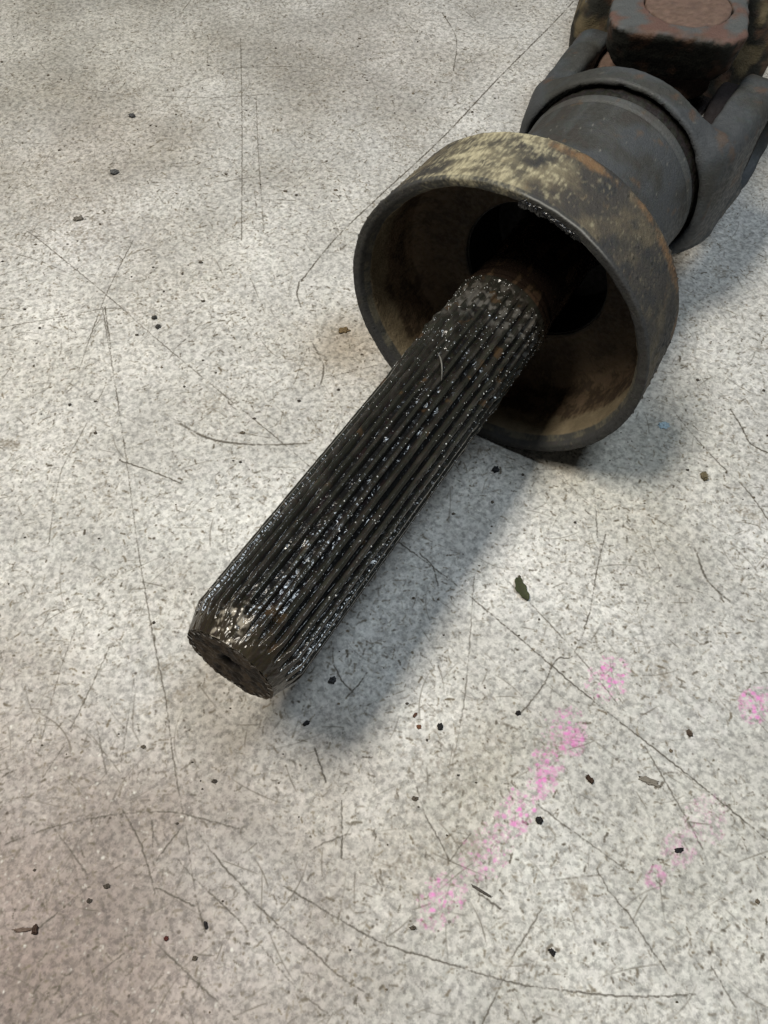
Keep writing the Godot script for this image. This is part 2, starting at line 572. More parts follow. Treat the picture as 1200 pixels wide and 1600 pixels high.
func floor_picture() -> ImageTexture:
	var rough := noise(0.075, 5, 11)
	rough.fractal_gain = 0.78
	var a := rough.get_image(N, N, false, false, true).get_data()
	var b := grains(0.29, 12).get_image(N, N, false, false, true).get_data()
	var d := noise(0.0065, 4, 13).get_image(N, N, false, false, true).get_data()
	# broad stains, with some soft shade painted in, at low resolution: multipliers round 200
	var m := 256
	var st := PackedByteArray()
	st.resize(m * m * 3)
	var n1 := noise(0.012, 3, 21)
	var n2 := noise(0.03, 3, 22)
	var spots := [
		[Vector2(-2.6, 3.3), 1.2, Vector3(-56, -68, -72)], [Vector2(-1.5, 3.6), 0.5, Vector3(-12, -16, -17)],  # first: soft shadow at lower left, put into the floor's colour
		[Vector2(-1.0, -0.9), 0.28, Vector3(-8, -14, -22)], [Vector2(-3.4, -3.5), 0.9, Vector3(-4, -7, -9)],  # first: the cup's brownish shade on its left, painted in
		[Vector2(-3.9, -5.4), 1.9, Vector3(-9, -10, -13)], [Vector2(-0.6, -5.2), 1.4, Vector3(-6, -8, -9)],
		[Vector2(-0.3, 2.9), 0.4, Vector3(14, 14, 13)], [Vector2(-1.7, 1.2), 0.9, Vector3(8, 9, 9)],
		[Vector2(0.95, 2.9), 0.9, Vector3(-8, -8, -10)], [Vector2(3.0, -5.6), 1.2, Vector3(-10, -16, -22)],
		[Vector2(-0.15, 2.4), 0.3, Vector3(-16, -18, -22)], [Vector2(-0.9, 2.3), 0.3, Vector3(-4, -8, -12)],
		[Vector2(0.9, 0.2), 0.7, Vector3(-2, -3, -8)], [Vector2(-3.2, -2.2), 0.5, Vector3(6, 6, 8)],
	]
	for y in m:
		for x in m:
			var p := FLOOR_AT + Vector2(x + 0.5, y + 0.5) / m * FLOOR_SIZE
			var e := n1.get_noise_2d(x, y)
			var g := n2.get_noise_2d(x, y)
			var c := Vector3(200, 200, 200) + Vector3(10, 10, 10) * e * 1.6 + Vector3(16, 17, 19) * g
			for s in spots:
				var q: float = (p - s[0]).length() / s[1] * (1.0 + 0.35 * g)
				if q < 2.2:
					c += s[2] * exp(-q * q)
			var o := (y * m + x) * 3
			st[o] = int(clampf(c.x, 0, 255))
			st[o + 1] = int(clampf(c.y, 0, 255))
			st[o + 2] = int(clampf(c.z, 0, 255))
	var si := Image.create_from_data(m, m, false, Image.FORMAT_RGB8, st)
	si.resize(N, N, Image.INTERPOLATE_CUBIC)
	st = si.get_data()
	px.resize(N * N * 3)
	var la := PackedFloat32Array()
	var lb := PackedFloat32Array()
	var ld := PackedFloat32Array()
	for k in 256:
		var t := k / 255.0
		la.append((step2(0.30, 0.56, t) - 0.70) * 0.17 + step2(0.58, 0.80, t) * 0.06)
		lb.append((step2(0.05, 0.40, t) - 0.80) * 0.10 + step2(0.75, 1.0, t) * 0.06)
		ld.append((t - 0.5) * 0.14)
	var o3 := 0
	for k in N * N:
		var f := 0.935 + la[a[k]] + lb[b[k]] + ld[d[k]]
		px[o3] = mini(int(st[o3] * f), 255)
		px[o3 + 1] = mini(int(st[o3 + 1] * f * 0.990), 255)
		px[o3 + 2] = mini(int(st[o3 + 2] * f * 0.966), 255)
		o3 += 3
	# flecks, chips and short scuffs trodden into the surface
	for k in 120000:
		var p := Vector2(rng.randf() * N, rng.randf() * N)
		var dens := d[clampi(int(p.y), 0, N - 1) * N + clampi(int(p.x), 0, N - 1)] / 255.0
		if rng.randf() > pow(dens, 1.6) * 3.0:
			continue
		var ang := rng.randf() * TAU
		var len := 1.0 + 10.0 * pow(rng.randf(), 3.0)
		var pale := rng.randf() < 0.30
		if pale:
			len = minf(len, 2.5)
		var col := Vector3(216, 214, 206) if pale else Vector3(126, 116, 99).lerp(Vector3(78, 72, 63), rng.randf())
		var al := (0.20 + 0.75 * rng.randf() * rng.randf()) * (1.0 if not pale else 0.8)
		var w := 0.55 + 0.9 * rng.randf() * rng.randf()
		var bend := rng.randf_range(-0.12, 0.12)
		var q := 0.0
		while q < len:
			dab(p.x + rng.randf_range(-0.5, 0.5), p.y + rng.randf_range(-0.5, 0.5), w * rng.randf_range(0.6, 1.3), col, al * rng.randf_range(0.6, 1.4))
			p += Vector2(cos(ang), sin(ang))
			ang += bend
			q += 1.0
	# long faint scuffs
	for k in 2200:
		var p := Vector2(rng.randf() * N, rng.randf() * N)
		var ang := rng.randf() * TAU
		var len := 14.0 + 60.0 * rng.randf() * rng.randf()
		var al := 0.22 + 0.6 * rng.randf() * rng.randf()
		var bend := rng.randf_range(-0.012, 0.012)
		var q := 0.0
		while q < len:
			dab(p.x, p.y, 0.58, Vector3(92, 86, 76), al * (1.0 - absf(q / len - 0.4)))
			p += Vector2(cos(ang), sin(ang)) * 0.8
			ang += bend
			q += 0.8
	# a few deeper, broken scratches
	for k in 130:
		var p := Vector2(rng.randf() * N, rng.randf() * N)
		var ang := rng.randf() * TAU
		var len := 50.0 + 220.0 * rng.randf() * rng.randf()
		var al := 0.30 + 0.4 * rng.randf()
		var w := 0.5 + 0.9 * rng.randf() * rng.randf()
		var bend := rng.randf_range(-0.003, 0.003)
		var q := 0.0
		while q < len:
			var f := clampf(0.55 + 1.4 * n_mid.get_noise_2d(q * 0.02, k * 3.1), 0.0, 1.0) * sin(PI * q / len)
			dab(p.x, p.y, w * (0.7 + 0.5 * f), Vector3(88, 82, 73), al * f)
			p += Vector2(cos(ang), sin(ang)) * 0.8
			ang += bend
			q += 0.8
	# grime: smudges of many fine grey brown touches
	for k in 70:
		var c := Vector2(rng.randf() * N, rng.randf() * N)
		var ang := rng.randf() * TAU
		var long := Vector2(cos(ang), sin(ang)) * rng.randf_range(12.0, 60.0)
		var wide := Vector2(-sin(ang), cos(ang)) * rng.randf_range(6.0, 22.0)
		for q in 160:
			var p := c + long * rng.randfn() * 0.6 + wide * rng.randfn() * 0.6
			dab(p.x, p.y, 0.6 + 1.4 * rng.randf(), Vector3(116, 106, 92), 0.10 + 0.15 * rng.randf())
	# dark pinholes and specks of dirt
	for k in 2600:
		var p := Vector2(rng.randf() * N, rng.randf() * N)
		dab(p.x, p.y, 0.4 + 1.5 * pow(rng.randf(), 4.0), Vector3(58, 50, 42), 0.25 + 0.5 * rng.randf())
	# a few rough worn patches
	for s in [[Vector2(-3.35, -2.6), 0.75, 1500], [Vector2(-2.5, -1.3), 0.4, 500], [Vector2(-0.3, 2.35), 0.32, 420], [Vector2(-3.1, -2.2), 0.4, 300]]:
		for k in s[2]:
			var p := to_px(s[0] + Vector2(rng.randfn(), rng.randfn()) * s[1] * 0.5)
			if rng.randf() < 0.5:
				dab(p.x, p.y, 1.0 + 1.6 * rng.randf(), Vector3(122, 114, 104), 0.3)
			else:
				dab(p.x, p.y, 1.0 + 1.4 * rng.randf(), Vector3(222, 219, 213), 0.35)
	# scratches
	scratch([Vector2(-0.57,0.89),Vector2(-0.24,1.18),Vector2(0.13,1.55),Vector2(0.52,1.95),Vector2(0.98,2.38),Vector2(1.38,2.77)], 0.0056, 0.80)
	scratch([Vector2(-2.89,-1.31),Vector2(-2.68,-0.61),Vector2(-2.47,0.12),Vector2(-2.25,0.92),Vector2(-2.04,1.61),Vector2(-1.92,1.97),Vector2(-1.81,2.38),Vector2(-1.72,2.66),Vector2(-1.61,3.04),Vector2(-1.54,3.21)], 0.0056, 0.50)
	scratch([Vector2(-3.64,-1.08),Vector2(-3.27,-1.18),Vector2(-2.88,-1.29),Vector2(-2.72,-1.29)], 0.0061, 0.50)
	scratch([Vector2(-3.72,-2.26),Vector2(-3.55,-2.11),Vector2(-2.89,-1.46),Vector2(-2.40,-0.95),Vector2(-1.95,-0.50),Vector2(-1.37,0.07),Vector2(-1.00,0.46)], 0.0059, 0.50)
	scratch([Vector2(-2.78,-2.13),Vector2(-2.89,-1.42),Vector2(-2.94,-0.61)], 0.0062, 0.50)
	scratch([Vector2(-2.87,-1.31),Vector2(-2.74,-0.85)], 0.0073, 0.60)
	scratch([Vector2(-2.67,2.80),Vector2(-2.53,2.74),Vector2(-2.34,2.68),Vector2(-2.06,2.63),Vector2(-1.80,2.62),Vector2(-1.61,2.66),Vector2(-1.42,2.71)], 0.0041, 0.60)
	scratch([Vector2(-1.63,2.74),Vector2(-1.50,2.88),Vector2(-1.34,3.03)], 0.0053, 0.70)
	scratch([Vector2(-1.31,3.07),Vector2(-1.16,3.19),Vector2(-1.01,3.29),Vector2(-0.87,3.40),Vector2(-0.71,3.49)], 0.0044, 0.60)
	scratch([Vector2(-1.73,2.86),Vector2(-1.60,2.98),Vector2(-1.35,3.18),Vector2(-1.08,3.45),Vector2(-0.92,3.56)], 0.0039, 0.60)
	scratch([Vector2(-2.06,2.61),Vector2(-1.93,2.79),Vector2(-1.82,3.03)], 0.0047, 0.70)
	scratch([Vector2(-1.89,2.66),Vector2(-1.85,2.89)], 0.0047, 0.70)
	scratch([Vector2(-1.72,2.69),Vector2(-1.79,2.79),Vector2(-1.84,2.87)], 0.0040, 0.70)
	scratch([Vector2(-2.43,2.68),Vector2(-2.18,2.94)], 0.0040, 0.60)
	scratch([Vector2(-2.39,3.20),Vector2(-2.28,3.10),Vector2(-2.16,2.99)], 0.0039, 0.70)
	scratch([Vector2(-1.17,2.99),Vector2(-0.91,3.13),Vector2(-0.65,3.26),Vector2(-0.33,3.35),Vector2(-0.03,3.43),Vector2(0.28,3.47),Vector2(0.58,3.49),Vector2(0.85,3.48)], 0.0050, 0.70)
	scratch([Vector2(-2.20,3.58),Vector2(-2.08,3.43),Vector2(-1.93,3.30)], 0.0037, 0.50)
	scratch([Vector2(-1.79,3.25),Vector2(-1.65,3.36),Vector2(-1.45,3.51),Vector2(-1.31,3.61)], 0.0037, 0.60)
	scratch([Vector2(-1.82,3.00),Vector2(-1.61,3.09)], 0.0042, 0.70)
	scratch([Vector2(0.45,2.91),Vector2(0.51,3.03),Vector2(0.58,3.12),Vector2(0.65,3.25),Vector2(0.73,3.38)], 0.0042, 0.60)
	scratch([Vector2(0.18,2.58),Vector2(0.31,2.69),Vector2(0.43,2.78),Vector2(0.60,2.91)], 0.0047, 0.50)
	scratch([Vector2(0.81,2.26),Vector2(0.87,2.40),Vector2(0.92,2.53),Vector2(0.98,2.68),Vector2(1.02,2.81)], 0.0056, 0.50)
	scratch([Vector2(0.12,1.18),Vector2(0.27,1.37),Vector2(0.50,1.69),Vector2(0.70,2.01)], 0.0054, 0.50)
	scratch([Vector2(0.80,0.84),Vector2(0.75,0.97),Vector2(0.69,1.16),Vector2(0.61,1.43),Vector2(0.48,1.70),Vector2(0.38,1.73),Vector2(0.27,1.91),Vector2(0.13,2.07)], 0.0038, 0.80)
	scratch([Vector2(1.47,-6.27),Vector2(1.20,-5.80),Vector2(0.49,-4.64),Vector2(-0.10,-3.63),Vector2(-0.65,-2.80),Vector2(-1.06,-2.16),Vector2(-1.33,-1.61)], 0.0097, 0.55)
	scratch([Vector2(-1.34,-1.61),Vector2(-1.35,-1.46),Vector2(-1.31,-1.31)], 0.0093, 0.40)
	scratch([Vector2(-2.71,-0.48),Vector2(-2.79,-0.05),Vector2(-2.87,0.35),Vector2(-2.83,0.92)], 0.0048, 0.40)
	scratch([Vector2(-2.11,-0.10),Vector2(-1.87,0.04),Vector2(-1.55,0.09),Vector2(-1.19,0.08)], 0.0135, 0.25)
	scratch([Vector2(-2.49,0.23),Vector2(-2.26,0.32),Vector2(-2.03,0.43)], 0.0079, 0.50)
	scratch([Vector2(1.41,-0.36),Vector2(1.49,-0.11),Vector2(1.66,0.24),Vector2(1.81,0.49),Vector2(1.89,0.73)], 0.0067, 0.50)
	scratch([Vector2(1.86,-0.24),Vector2(1.90,-0.08),Vector2(1.93,0.08),Vector2(2.03,0.16)], 0.0081, 0.70)
	scratch([Vector2(0.88,-0.41),Vector2(0.91,-0.23),Vector2(0.92,-0.05)], 0.0056, 0.30)
	scratch([Vector2(-2.18,-5.46),Vector2(-2.01,-3.79),Vector2(-1.86,-2.13)], 0.0074, 0.35)
	scratch([Vector2(-1.92,-4.35),Vector2(-1.82,-3.38),Vector2(-1.68,-2.26)], 0.0071, 0.30)
	scratch([Vector2(-2.15,-2.94),Vector2(-1.70,-3.05),Vector2(-1.23,-3.16)], 0.0070, 0.30)
	scratch([Vector2(-2.94,-4.35),Vector2(-2.36,-4.32),Vector2(-1.80,-4.39)], 0.0095, 0.30)
	scratch([Vector2(-2.16,-4.88),Vector2(-1.70,-4.90),Vector2(-1.27,-4.85)], 0.0079, 0.30)
	scratch([Vector2(-0.96,1.65),Vector2(-0.95,1.75),Vector2(-0.90,1.86),Vector2(-0.83,1.94)], 0.0038, 0.80)
	scratch([Vector2(-0.87,1.97),Vector2(-0.80,1.89),Vector2(-0.75,1.81)], 0.0049, 0.80)
	scratch([Vector2(0.77,0.56),Vector2(0.74,0.87)], 0.0042, 0.50)
	scratch([Vector2(-1.04,2.27),Vector2(-0.97,2.46)], 0.0063, 0.80)
	scratch([Vector2(-0.88,2.56),Vector2(-0.87,2.86)], 0.0040, 0.80)
	scratch([Vector2(-1.04,2.82),Vector2(-0.94,2.77),Vector2(-0.82,2.73)], 0.0041, 0.50)
	scratch([Vector2(-0.47,2.49),Vector2(-0.43,2.64),Vector2(-0.36,2.76),Vector2(-0.31,2.87)], 0.0044, 0.60)
	scratch([Vector2(-0.31,2.87),Vector2(-0.19,2.73)], 0.0041, 0.50)
	scratch([Vector2(-0.17,3.03),Vector2(-0.06,3.10)], 0.0065, 0.60)
	scratch([Vector2(-0.13,2.94),Vector2(-0.12,3.01)], 0.0052, 0.60)
	scratch([Vector2(-0.08,1.16),Vector2(-0.19,2.01),Vector2(-0.34,2.59)], 0.0037, 0.40)
	scratch([Vector2(-0.02,3.32),Vector2(0.15,3.10)], 0.0039, 0.50)
	scratch([Vector2(-0.19,3.61),Vector2(-0.06,3.40)], 0.0044, 0.60)
	scratch([Vector2(0.95,3.36),Vector2(1.03,3.54)], 0.0040, 0.50)
	scratch([Vector2(-2.51,1.39),Vector2(-2.57,1.85),Vector2(-2.58,2.31)], 0.0045, 0.30)
	scratch([Vector2(-2.30,1.65),Vector2(-2.39,2.01),Vector2(-2.43,2.16)], 0.0041, 0.45)
	scratch([Vector2(-2.12,1.85),Vector2(-2.11,2.35)], 0.0036, 0.35)
	scratch([Vector2(-2.29,2.13),Vector2(-2.18,2.42)], 0.0035, 0.40)
	scratch([Vector2(-2.45,2.26),Vector2(-2.53,2.44)], 0.0046, 0.50)
	scratch([Vector2(-1.12,2.86),Vector2(-1.04,3.03)], 0.0033, 0.25)
	scratch([Vector2(-0.65,1.65),Vector2(-0.34,1.65),Vector2(-0.26,1.63)], 0.0038, 0.20)
	scratch([Vector2(-0.01,-6.01),Vector2(0.12,-5.46),Vector2(0.06,-4.82)], 0.0082, 0.40)
	scratch([Vector2(-1.24,-0.85),Vector2(-1.32,-0.48)], 0.0052, 0.40)
	scratch([Vector2(-1.73,-1.16),Vector2(-1.48,-0.78),Vector2(-1.28,-0.75)], 0.0054, 0.40)
	scratch([Vector2(-1.08,-0.55),Vector2(-0.70,-0.68)], 0.0053, 0.35)
	scratch([Vector2(-1.22,-0.95),Vector2(-1.11,-0.68),Vector2(-1.12,-0.48)], 0.0096, 0.30)
	scratch([Vector2(1.36,0.94),Vector2(1.39,1.18),Vector2(1.50,1.34)], 0.0105, 0.35)
	scratch([Vector2(1.26,1.25),Vector2(1.37,1.29),Vector2(1.41,1.33)], 0.0060, 0.40)
	scratch([Vector2(0.57,1.27),Vector2(0.67,1.18)], 0.0049, 0.50)
	scratch([Vector2(-0.42,0.99),Vector2(-0.34,1.09),Vector2(-0.31,1.23)], 0.0061, 0.60)
	scratch([Vector2(-0.83,-0.23),Vector2(-0.79,-0.14)], 0.0092, 0.50)
	# pink marking chalk, worn to traces
	for s in [[Vector2(0.67, 1.85), 0.13, 1.0], [Vector2(0.37, 2.16), 0.12, 0.75], [Vector2(0.42, 2.24), 0.07, 0.6], [Vector2(0.26, 2.35), 0.10, 0.65], [Vector2(0.22, 2.46), 0.08, 0.7], [Vector2(0.06, 2.63), 0.11, 0.8], [Vector2(-0.11, 2.82), 0.13, 0.7], [Vector2(-0.36, 3.06), 0.12, 0.8], [Vector2(1.50, 2.01), 0.10, 0.9], [Vector2(1.07, 2.66), 0.12, 0.42], [Vector2(0.90, 2.81), 0.09, 0.45], [Vector2(0.75, 2.95), 0.05, 0.4]]:
		var c := to_px(s[0])
		var rad: float = s[1] / FLOOR_SIZE * N
		for k in 520:
			var ang := rng.randf() * TAU
			var q := sqrt(rng.randf())
			var p := c + Vector2(0.62, -0.78) * cos(ang) * q * rad * 1.35 + Vector2(0.78, 0.62) * sin(ang) * q * rad * 0.95
			var grain := n_fine.get_noise_2d(p.x * 0.016, p.y * 0.016) * 0.8 + n_mid.get_noise_2d(p.x * 0.012, p.y * 0.012)
			grain += (int(b[clampi(int(p.y), 0, N - 1) * N + clampi(int(p.x), 0, N - 1)]) - 128) / 300.0
			if grain + 0.12 - 0.25 * q > 0.0:
				dab(p.x, p.y, 0.6 + 1.0 * rng.randf(), Vector3(222, 120, 190).lerp(Vector3(214, 150, 186), rng.randf()), s[2] * 0.27)
		for k in 9:
			if s[2] > 0.55:
				var p := c + Vector2(rng.randfn(), rng.randfn()) * rad * 0.35
				dab(p.x, p.y, 1.0 + 1.8 * rng.randf(), Vector3(242, 124, 210), s[2] * 0.55)
	# a scrape of white paint and a pale blue spot
	for k in 40:
		var p := to_px(Vector2(0.23, 3.09) + Vector2(rng.randfn() * 0.03, rng.randfn() * 0.015))
		dab(p.x, p.y, 1.2, Vector3(235, 235, 230), 0.4)
	var im := Image.create_from_data(N, N, false, Image.FORMAT_RGB8, px)
	return ImageTexture.create_from_image(im)


func lamp(called: String, at: Vector3, label: String, col: Color, energy: float, size: Vector2) -> void:
	var t := Node3D.new()
	t.name = called
	add_child(t, true)
	tag(t, label, "lamp", "workshop lamps over the driveshaft")
	t.position = at
	t.rotation.y = atan2(-dw.z, dw.x)
	var paint := StandardMaterial3D.new()
	paint.albedo_color = Color(0.85, 0.85, 0.84)
	paint.roughness = 0.4
	# a folded tray with sloping sides
	var st := SurfaceTool.new()
	st.begin(Mesh.PRIMITIVE_TRIANGLES)
	var a := size * 0.5 + Vector2(0.02, 0.02)
	var b := size * 0.3
	var ring := [Vector3(-a.x, 0, -a.y), Vector3(a.x, 0, -a.y), Vector3(a.x, 0, a.y), Vector3(-a.x, 0, a.y)]
	var top := [Vector3(-b.x, 0.06, -b.y), Vector3(b.x, 0.06, -b.y), Vector3(b.x, 0.06, b.y), Vector3(-b.x, 0.06, b.y)]
	for k in 4:
		var l := (k + 1) % 4
		for p in [ring[k], top[k], ring[l], ring[l], top[k], top[l]]:
			st.add_vertex(p)
	for p in [top[0], top[3], top[1], top[1], top[3], top[2]]:
		st.add_vertex(p)
	st.generate_normals()
	part("housing", st.commit(), paint, t)
	var glow := StandardMaterial3D.new()
	glow.albedo_color = Color(0.9, 0.9, 0.9)
	glow.emission_enabled = true
	glow.emission = col
	glow.emission_energy_multiplier = 1.0
	var pane := BoxMesh.new()
	pane.size = Vector3(size.x, 0.006, size.y)
	var g := part("diffuser", pane, glow, t)
	g.position.y = -0.004
	var l := AreaLight3D.new()
	l.name = "lamp_light"
	l.area_size = size
	l.light_color = col
	l.light_energy = energy
	l.shadow_enabled = true
	l.set("area_range", 8.0)
	t.add_child(l)
	l.position.y = -0.015
	l.rotation.x = -PI / 2


func _ready() -> void:
	rng.seed = 7
	# camera: held over the floor, looking down at the spline's end
	var cam := Camera3D.new()
	cam.name = "camera"
	cam.fov = 61.3
	cam.near = 0.02
	cam.far = 40.0
	cam.position = Vector3(-0.64836, 4.74277, 3.92077) * S
	cam.rotation.x = -deg_to_rad(55.549)
	add_child(cam)
	cam.current = true
	# dim grey of the room round about, then two ceiling lamps: a warm one to the left, a weaker cool one to the right
	var we := WorldEnvironment.new()
	we.name = "environment"
	var env := Environment.new()
	env.background_mode = Environment.BG_COLOR
	env.background_color = Color(0.020, 0.021, 0.022).linear_to_srgb()
	env.tonemap_mode = Environment.TONE_MAPPER_LINEAR
	env.tonemap_exposure = 1.0
	env.sdfgi_enabled = true
	env.ssao_enabled = true
	env.ssil_enabled = true
	we.environment = env
	add_child(we)
	lamp("ceiling_lamp", (dw * -4.2 - sw * 3.7) * S + Vector3(0, 1.0, 0), "white ceiling lamp with warm light on the left side", Color(1.0, 0.97, 0.915), 1.00, Vector2(0.42, 0.19))
	lamp("ceiling_lamp", (dw * 0.8 + sw * 4.6) * S + Vector3(0, 1.0, 0), "white ceiling lamp with cool light on the right side", Color(0.91, 0.96, 1.0), 0.43, Vector2(0.30, 0.20))

	n_low = noise(1.4, 3, 1)
	n_mid = noise(6.0, 3, 2)
	n_fine = noise(46.0, 2, 3)
	n_blob = noise(22.0, 2, 4)

	# the floor
	var fm := StandardMaterial3D.new()
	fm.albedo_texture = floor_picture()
	fm.roughness = 0.62
	fm.metallic_specular = 0.35
	fm.heightmap_enabled = true
	fm.heightmap_texture = ImageTexture.create_from_image(noise(0.16, 3, 15).get_image(N, N, false, false, true))
	fm.heightmap_scale = 0.006
	var st := SurfaceTool.new()
	st.begin(Mesh.PRIMITIVE_TRIANGLES)
	var e := 60.0
	for q in [Vector2(-e, -e), Vector2(e, -e), Vector2(-e, e), Vector2(e, -e), Vector2(e, e), Vector2(-e, e)]:
		st.set_normal(Vector3.UP)
		st.set_uv((q - FLOOR_AT) / FLOOR_SIZE)
		st.add_vertex(Vector3(q.x, 0, q.y) * S)
	st.generate_tangents()
	var fl := part("floor", st.commit(), fm, self)
	fl.set_meta("kind", "structure")
	tag(fl, "grey scratched concrete floor with flecks and traces of pink chalk", "floor")

	# the driveshaft
	var ds := Node3D.new()
	ds.name = "driveshaft"
	add_child(ds, true)
	ds.rotation.y = atan2(-dw.z, dw.x)
	tag(ds, "greasy splined driveshaft end with rusty dust cup and universal joint lying on concrete", "driveshaft")

	var grease := coloured(0.10, 0.30, normal_noise(0.030, 2, 61, 6.0), 40.0, 0.45, 0.5)
	var skin := coloured(0.60, 0.95, normal_noise(0.045, 4, 62, 6.0), 36.0, 0.7, 0.4)
	var paint := coloured(0.46, 0.80, normal_noise(0.06, 4, 63, 6.0), 34.0, 0.6, 0.42)
	var rust := coloured(0.70, 0.95, normal_noise(0.05, 4, 64, 6.0), 50.0, 0.6, 0.3)

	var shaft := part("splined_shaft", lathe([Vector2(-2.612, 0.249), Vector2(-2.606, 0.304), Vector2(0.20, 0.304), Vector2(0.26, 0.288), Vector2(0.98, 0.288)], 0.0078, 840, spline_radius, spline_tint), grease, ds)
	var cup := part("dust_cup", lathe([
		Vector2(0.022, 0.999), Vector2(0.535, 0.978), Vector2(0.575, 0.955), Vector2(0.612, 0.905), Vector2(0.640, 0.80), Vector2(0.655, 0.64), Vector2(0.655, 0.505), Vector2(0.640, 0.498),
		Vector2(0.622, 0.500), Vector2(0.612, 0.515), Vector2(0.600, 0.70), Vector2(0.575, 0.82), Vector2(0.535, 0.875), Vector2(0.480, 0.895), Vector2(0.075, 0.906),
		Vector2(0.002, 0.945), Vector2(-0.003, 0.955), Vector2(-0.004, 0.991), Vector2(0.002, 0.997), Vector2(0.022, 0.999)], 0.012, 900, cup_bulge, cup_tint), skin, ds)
	part("sleeve", lathe([
		Vector2(0.645, 0.49), Vector2(0.645, 0.627), Vector2(1.635, 0.627), Vector2(1.645, 0.619), Vector2(1.655, 0.630), Vector2(1.712, 0.638), Vector2(1.724, 0.628), Vector2(1.727, 0.49), Vector2(1.10, 0.49), Vector2(1.09, 0.30), Vector2(1.08, 0.49), Vector2(0.645, 0.49)], 0.02, 480, sleeve_bulge, sleeve_tint), paint, ds)
	part("seal_ring", lathe([Vector2(1.70, 0.50), Vector2(1.70, 0.600), Vector2(1.76, 0.632), Vector2(1.85, 0.640), Vector2(1.85, 0.50), Vector2(1.70, 0.50)], 0.012, 480, seal_bulge, seal_tint), skin, ds)
	part("yoke", cast_body(yoke_field, Vector3(1.70, -0.90, -1.0), Vector3(3.42, 0.90, 1.0), 0.022, yoke_tint), paint, ds)
	part("cross_journal", cast_body(cross_field, Vector3(2.45, -0.72, -0.72), Vector3(3.15, 0.72, 0.72), 0.03, dark_tint), grease, ds)
	part("bearing_cap", cast_body(near_cap_field, Vector3(2.42, -0.38, -0.84), Vector3(3.18, 0.38, -0.30), 0.022, rust_tint), rust, ds)
	part("bearing_cap", cast_body(near_cap_field, Vector3(2.42, -0.38, 0.30), Vector3(3.18, 0.38, 0.84), 0.022, dark_tint), rust, ds)
	# the second yoke is swung round the joint, a little to the left
	var turn := deg_to_rad(17.0)
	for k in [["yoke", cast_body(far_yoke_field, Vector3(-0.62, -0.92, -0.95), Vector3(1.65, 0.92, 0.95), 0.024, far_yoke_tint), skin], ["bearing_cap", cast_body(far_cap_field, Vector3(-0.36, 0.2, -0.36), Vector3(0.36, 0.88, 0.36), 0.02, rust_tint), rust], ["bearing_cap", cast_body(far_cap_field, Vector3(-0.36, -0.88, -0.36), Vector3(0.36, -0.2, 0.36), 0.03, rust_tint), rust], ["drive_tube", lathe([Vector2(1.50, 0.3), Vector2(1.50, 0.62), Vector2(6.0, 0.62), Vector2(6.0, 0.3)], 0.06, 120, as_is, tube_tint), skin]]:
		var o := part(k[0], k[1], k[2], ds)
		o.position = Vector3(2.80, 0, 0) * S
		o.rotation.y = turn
	part("end_face", lathe([Vector2(-2.612, 0.0005), Vector2(-2.612, 0.248)], 0.006, 240, spline_radius, spline_tint), skin, shaft)
	# black grease squeezed out under the cup's rim, and a sliver of swarf stuck in the grease
	var smear := SurfaceTool.new()
	smear.begin(Mesh.PRIMITIVE_TRIANGLES)
	for k in 7:
		var th := lerpf(0.10, 0.44, k / 6.0)
		var size := Vector3(0.035 + 0.02 * rng.randf(), (0.02 + 0.05 * rng.randf()) * (1.0 - k / 9.0) + 0.015, 0.05 + 0.05 * rng.randf()) * S
		smear.append_from(lump(size, 0.6, 300 + k, Color(0.014, 0.014, 0.015), 16), 0, Transform3D(Basis(Vector3.RIGHT, th), Vector3(0.010, 1.0 + 0.948 * cos(th), 0.948 * sin(th)) * S))
	part("grease_smear", smear.commit(), grease, cup)
	var steel := StandardMaterial3D.new()
	steel.albedo_color = Color(0.8, 0.79, 0.76)
	steel.metallic = 0.8
	steel.roughness = 0.3
	part("steel_sliver", sliver(), steel, shaft)
	# pale grit specks added to stand in for the sparkle of wet grease
	var glints := MultiMesh.new()
	glints.transform_format = MultiMesh.TRANSFORM_3D
	glints.mesh = lump(Vector3.ONE, 0.7, 240, Color.WHITE, 5)
	var spots: Array[Transform3D] = []
	while spots.size() < 900:
		var s := rng.randf_range(-2.56, 0.12)
		var th := rng.randf_range(-2.0, 2.0)
		var P := Vector3(s, 0.304 * cos(th), 0.304 * sin(th))
		var q := spline_radius(s, 0.304, th)
		var thick := 0.5 + n_low.get_noise_3d(P.x * 1.5, P.y * 2.0, P.z * 2.0) + 0.5 * n_mid.get_noise_3dv(P) + 0.45 * step2(-1.3, -0.4, s)
		if rng.randf() > thick * (1.0 if q.y > 0.292 else 0.30):
			continue
		var r := (0.0028 + 0.0052 * pow(rng.randf(), 3.0)) * S
		spots.append(Transform3D(Basis.from_euler(Vector3(rng.randf() * TAU, rng.randf() * TAU, 0)).scaled(Vector3(r, r, r)), Vector3(q.x, 1.0 + (q.y + 0.001) * cos(th), (q.y + 0.001) * sin(th)) * S))
	glints.instance_count = spots.size()
	for k in spots.size():
		glints.set_instance_transform(k, spots[k])
	var dust := MultiMeshInstance3D.new()  # carries the added sparkle specks
	dust.name = "sparkle_grit"
	dust.multimesh = glints
	var bright := StandardMaterial3D.new()
	bright.albedo_color = Color(0.86, 0.87, 0.87)
	bright.metallic = 0.35
	bright.roughness = 0.35
	dust.material_override = bright
	dust.set_meta("kind", "stuff")
	shaft.add_child(dust)
	debris()


